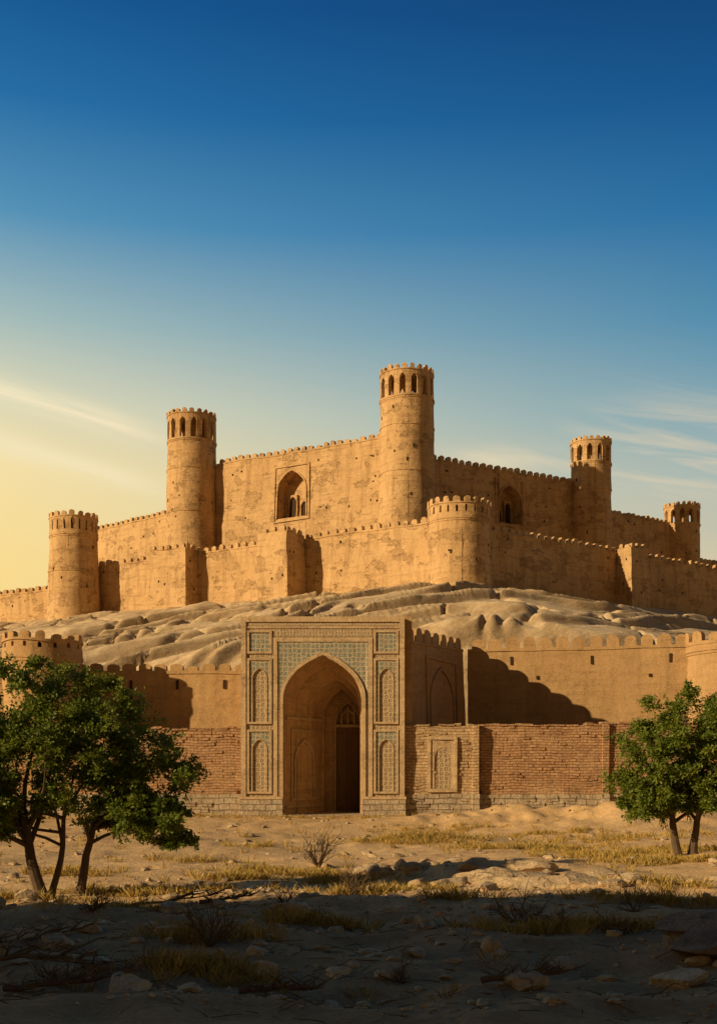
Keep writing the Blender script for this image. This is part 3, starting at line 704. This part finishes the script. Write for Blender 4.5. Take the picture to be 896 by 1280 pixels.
patches=[(-2.2,35.8,1.8,1.0,150),(-3.6,33.5,1.,.5,60),(-.6,33.6,1.6,.6,70),(2.6,49,2.6,1.0,170),(6.8,46.,2.8,1.1,210),(11,43,3.4,1.2,240),(10.6,37,2.4,.8,200),(-5.6,29.8,2.0,.7,120),(.5,27.6,1.3,.6,130),
 (3.9,19.3,1.5,.7,130),(-.9,20.8,.9,.4,60),(-8.6,27.2,1.5,.6,80),(-2.2,15.3,.7,.4,55),(-5.6,22.4,1.2,.5,50),(1.9,24,.9,.5,30),(6.3,24.5,1.4,.5,50),(-2.4,18.3,1,.4,50),(-9,35,1.5,1,60),(12,50,4,1.5,120),(4,57,4,1,50),(-4,46,2,.8,25),(8,29,1.6,.5,40),(-12,66,6,2,100),(14,65,5,2,90),(9,53,4,.6,60),(-6,40,2,.6,30),(8.5,40,2,.6,60),(-2.,68.3,9,.5,60),(10,67.5,5,.6,60)]
gx=[];gy=[]
for cx,cy,rx,ry,n in patches:
    gx.append(cx+rng.normal(size=n)*rx*.55); gy.append(np.minimum(cy+rng.normal(size=n)*ry*.55,69.2))
gx.append(rng.uniform(-14,14,240)); gy.append(rng.uniform(13,62,240))
gx=np.concatenate(gx); gy=np.concatenate(gy)
k=26; tx=np.repeat(gx,k); ty=np.repeat(gy,k); sc=np.repeat(rng.uniform(.5,1.35,len(gx)),k)
ox=rng.normal(size=len(tx))*.09; oy=rng.normal(size=len(tx))*.09
bx=tx+ox; by=ty+oy; bz=Hg(bx,by)-.01
P=np.stack([bx,by,bz],1); D=np.stack([ox*5+rng.normal(size=len(bx))*.35,oy*5+rng.normal(size=len(bx))*.35,np.ones(len(bx))],1); D/=np.linalg.norm(D,axis=1,keepdims=True)
L=(rng.uniform(.12,.34,len(bx))*sc)[:,None]; Sd=np.stack([rng.normal(size=len(bx)),rng.normal(size=len(bx)),np.zeros(len(bx))],1); Sd/=np.linalg.norm(Sd,axis=1,keepdims=True); Sd*=.008
V=np.empty((len(bx),5,3)); tip=D.copy(); tip[:,2]*=.6
V[:,0]=P-Sd; V[:,1]=P+Sd; V[:,2]=P+D*L*.6+Sd*.8; V[:,3]=P+D*L*.6+tip*L*.5; V[:,4]=P+D*L*.6-Sd*.8
me=bpy.data.meshes.new('dry_grass'); n=len(bx); me.vertices.add(n*5); me.vertices.foreach_set('co',V.ravel()); me.loops.add(n*5); me.loops.foreach_set('vertex_index',np.arange(n*5)); me.polygons.add(n); me.polygons.foreach_set('loop_start',np.arange(n)*5); me.update(calc_edges=True); me.materials.append(M_grass)
o=bpy.data.objects.new('dry_grass',me); scene.collection.objects.link(o)
M_rock=plaster('weathered_rock',(.56,.415,.25,1),(.47,.34,.20,1),(.26,.175,.10,1),.5,.8)
M_boulder=plaster('dark_boulder_rock',(.28,.20,.13,1),(.22,.155,.10,1),(.12,.08,.05,1),.5,.8)
def ico(sub):
    bm=bmesh.new(); bmesh.ops.create_icosphere(bm,subdivisions=sub,radius=1); v=np.array([x.co[:] for x in bm.verts]); f=[[q.index for q in x.verts] for x in bm.faces]; bm.free(); return v,f
I3=ico(3); I4=ico(4); I1=ico(2)
def rockv(base,seed,sx,sy,sz,ang,loc):
    v=base.copy(); s=seed*.037
    r=1+.28*fbm(v[:,0]*1.1+s,v[:,1]*1.1,v[:,2]*1.1,3,seed%90)
    v=v*r[:,None]
    rr=np.random.default_rng(seed)
    for _ in range(9):
        n=rr.normal(size=3); n/=np.linalg.norm(n); dd=v@n; k=rr.uniform(.45,.8); ex=np.clip(dd-k,0,None); v=v-ex[:,None]*n*.95
    v=v+ .03*np.stack([fbm(v[:,0]*5+s,v[:,1]*5,v[:,2]*5,2,seed%90+q) for q in range(3)],1)
    v=v*np.array([sx,sy,sz]); c,s2=math.cos(ang),math.sin(ang)
    v=np.stack([v[:,0]*c-v[:,1]*s2,v[:,0]*s2+v[:,1]*c,v[:,2]],1)+np.array(loc); return v
def rocks(name,items,base,mat=None):
    VV=[];FF=[];off=0
    for k,(x,y,sx,sy,sz) in enumerate(items):
        sd=random.randint(1,9999); z=Hs(x,y)+sz*.2
        v=rockv(base[0],sd,sx,sy,sz,random.uniform(0,3.14) if sx<.6 else random.uniform(-.4,.4),(x,y,z)); VV.append(v); FF+=[[i+off for i in f] for f in base[1]]; off+=len(v)
    me=bpy.data.meshes.new(name); me.from_pydata(np.concatenate(VV).tolist(),[],FF); me.shade_smooth(); me.set_sharp_from_angle(angle=math.radians(32)); me.materials.append(mat or M_rock)
    o=bpy.data.objects.new(name,me); scene.collection.objects.link(o)
R=random.uniform
rocks('rock_pile',[(R(0,3.2),R(34.,37.4),R(.22,.5),R(.2,.4),R(.13,.26)) for _ in range(46)],I3)
rocks('rock_outcrop',[(3.7,30.6,1.1,.6,.42),(4.8,29.8,1.2,.6,.36),(5.9,29.6,.9,.6,.3),(4.4,31.8,1.5,.7,.34),(2.9,30.9,.8,.5,.28),(6.7,30.6,.8,.5,.26),(3.3,28.9,.5,.35,.2),(7.2,29.5,.55,.4,.2),(2.2,29.8,.4,.3,.2),(5.,33,.9,.5,.26),(3.6,33.4,.7,.5,.26),(6.4,28.6,.4,.3,.2),(1.7,31.,.35,.3,.18)],I4)
rocks('rock_outcrop',[(-8.2,24.2,.9,.5,.25),(-3.6,21.8,.5,.4,.16),(-6.9,19.4,.8,.6,.3),(-5.7,13.9,.7,.5,.3),(.9,17.,.25,.2,.12),(4.4,15.3,.5,.4,.2),(-.3,15.5,.3,.2,.12),(-1.2,22.5,.5,.4,.2),(2.2,14.6,.35,.25,.16),(-4.6,17.3,.45,.3,.2),(1.2,20.2,.3,.25,.15),(-2.9,14.1,.4,.3,.2),(-1.9,19.6,.3,.25,.14)],I4)
rocks('boulder',[(6.6,17.2,2.2,1.2,.40)],I4,M_boulder)
rocks('field_stones',[(float(rng.normal()*5.5),R(13.2,33),*(lambda s:(s,s*R(.6,.9),s*R(.35,.6)))(abs(float(rng.normal()))*.10+.05)) for _ in range(620)]+[(R(-20,20),R(33,68),*(lambda s:(s,s*.8,s*.5))(R(.06,.26))) for _ in range(320)],I1)
gx=rng.normal(size=4200)*5.5; gy=13+rng.uniform(0,1,4200)**1.3*25; gz=Hg(gx,gy)
bv,bf=ico(1); bfn=np.array(bf); n=len(gx); s=(.012+.035*rng.uniform(0,1,n)**3)
V=(bv[None]*(1+.25*rng.normal(size=(n,len(bv),1)))*np.array([1,.8,.55])*s[:,None,None])+np.stack([gx,gy,gz+.3*s],1)[:,None]
F2=(bfn[None]+(np.arange(n)*len(bv))[:,None,None]).reshape(-1,3)
me=bpy.data.meshes.new('gravel'); me.vertices.add(n*len(bv)); me.vertices.foreach_set('co',V.ravel()); me.loops.add(F2.size); me.loops.foreach_set('vertex_index',F2.ravel()); me.polygons.add(len(F2)); me.polygons.foreach_set('loop_start',np.arange(len(F2))*3); me.update(calc_edges=True); me.materials.append(M_rock)
o=bpy.data.objects.new('gravel',me); scene.collection.objects.link(o)

# ------------------------------------------------------------------ light + sky
travel=Vector((12,6.4,-4.75)).normalized()
sd=bpy.data.lights.new('sun','SUN'); sd.energy=5.; sd.angle=math.radians(.5); sd.color=(1,.76,.44)
so=bpy.data.objects.new('sun',sd); scene.collection.objects.link(so); so.rotation_euler=travel.to_track_quat('-Z','Y').to_euler(); so.location=(-60,-30,50)
w=bpy.data.worlds.new('World'); scene.world=w; w.use_nodes=True; t=NT(w.node_tree)
for n in list(t.n): t.n.remove(n)
out=t.node('ShaderNodeOutputWorld'); bg=t.node('ShaderNodeBackground'); t.l.new(bg.outputs[0],out.inputs[0]); bg.inputs[1].default_value=.1
sky=t.node('ShaderNodeTexSky',sky_type='NISHITA'); sky.sun_disc=False; sky.sun_elevation=math.asin(-travel.z); sky.sun_rotation=math.atan2(-travel.x,-travel.y)%(2*math.pi); sky.dust_density=2.
g=t.node('ShaderNodeTexCoord').outputs['Generated']; sp=t.node('ShaderNodeSeparateXYZ'); t.l.new(g,sp.inputs[0]); x,y,z=sp.outputs
left=t.ramp(z,[(0,S(250,212,128)),(.17,S(255,222,142)),(.25,S(252,228,165)),(.30,S(228,221,184)),(.36,S(170,193,188)),(.43,S(88,150,186)),(.50,S(36,112,168)),(.56,S(16,88,150)),(1.,S(6,26,52))])
right=t.ramp(z,[(0,S(225,200,150)),(.17,S(212,198,164)),(.24,S(168,184,178)),(.30,S(116,161,177)),(.36,S(72,137,172)),(.43,S(32,108,161)),(.50,S(12,82,138)),(.56,S(4,62,114)),(1.,S(5,22,45))])
f=t.math('SMOOTH_MIN',t.math('MULTIPLY_ADD',x,1.55,.5,clamp=True),1.,.1)
col=t.mix(f,left,right)
zz=t.math('MULTIPLY_ADD',x,.24,z)
cv=t.node('ShaderNodeCombineXYZ'); t.put(cv.inputs[0],t.math('MULTIPLY',x,5.)); t.put(cv.inputs[1],t.math('MULTIPLY',zz,42.)); t.put(cv.inputs[2],t.math('MULTIPLY',y,2.))
cn=t.noise(cv.outputs[0],1.,7,.62,.9).outputs[0]
wis=t.ramp(cn,[(.42,0.),(.68,1.)])
def gauss(v,c,s):
    d=t.math('DIVIDE',t.math('SUBTRACT',v,c),s); return t.math('POWER',2.718,t.math('MULTIPLY',t.math('MULTIPLY',d,d),-1.))
xl=t.ramp(t.math('MULTIPLY_ADD',x,1.,.5),[(.30,1.),(.36,0.)])
m1=t.math('MULTIPLY',gauss(zz,.238,.009),xl); m2=t.math('MULTIPLY',gauss(zz,.196,.010),xl)
zr=t.math('MULTIPLY_ADD',x,.12,z)
xr=t.ramp(t.math('MULTIPLY_ADD',x,1.,.5),[(.66,0.),(.76,1.)])
m3=t.math('MULTIPLY',gauss(zr,.295,.034),xr)
m4=t.math('MULTIPLY',gauss(z,.262,.012),gauss(x,.12,.05))
nn=t.math('MULTIPLY_ADD',t.ramp(cn,[(.32,0.),(.62,1.)]),.8,.12,clamp=True)
cm=t.math('ADD',t.math('MULTIPLY',t.math('ADD',m1,t.math('MULTIPLY',m2,.7)),nn),t.math('MULTIPLY',t.math('ADD',m3,t.math('MULTIPLY',m4,.8)),wis),clamp=True)
col=t.mix(t.math('MULTIPLY',cm,.9),col,t.mix(f,S(255,240,198),S(240,212,172)))
vs=t.node('ShaderNodeVectorMath',operation='SCALE'); t.l.new(col,vs.inputs[0]); vs.inputs['Scale'].default_value=10.
fin=t.mix(.95,sky.outputs[0],vs.outputs[0])
back=t.ramp(t.math('MULTIPLY_ADD',y,.5,.5),[(.30,0.),(.62,1.)])
fin=t.mix(back,t.vmath('MULTIPLY',fin,(.38,.26,.16)),fin)
t.l.new(fin,bg.inputs[0])

# ------------------------------------------------------------------ camera
cd=bpy.data.cameras.new('camera'); cam=bpy.data.objects.new('camera',cd); scene.collection.objects.link(cam)
cam.location=(0,0,3.0); cam.rotation_euler=(math.radians(90),0,0)
cd.sensor_fit='VERTICAL'; cd.sensor_height=36; cd.sensor_width=36; cd.lens=1400/1280*36; cd.shift_y=.25; cd.clip_end=9000; cd.clip_start=.1
scene.camera=cam
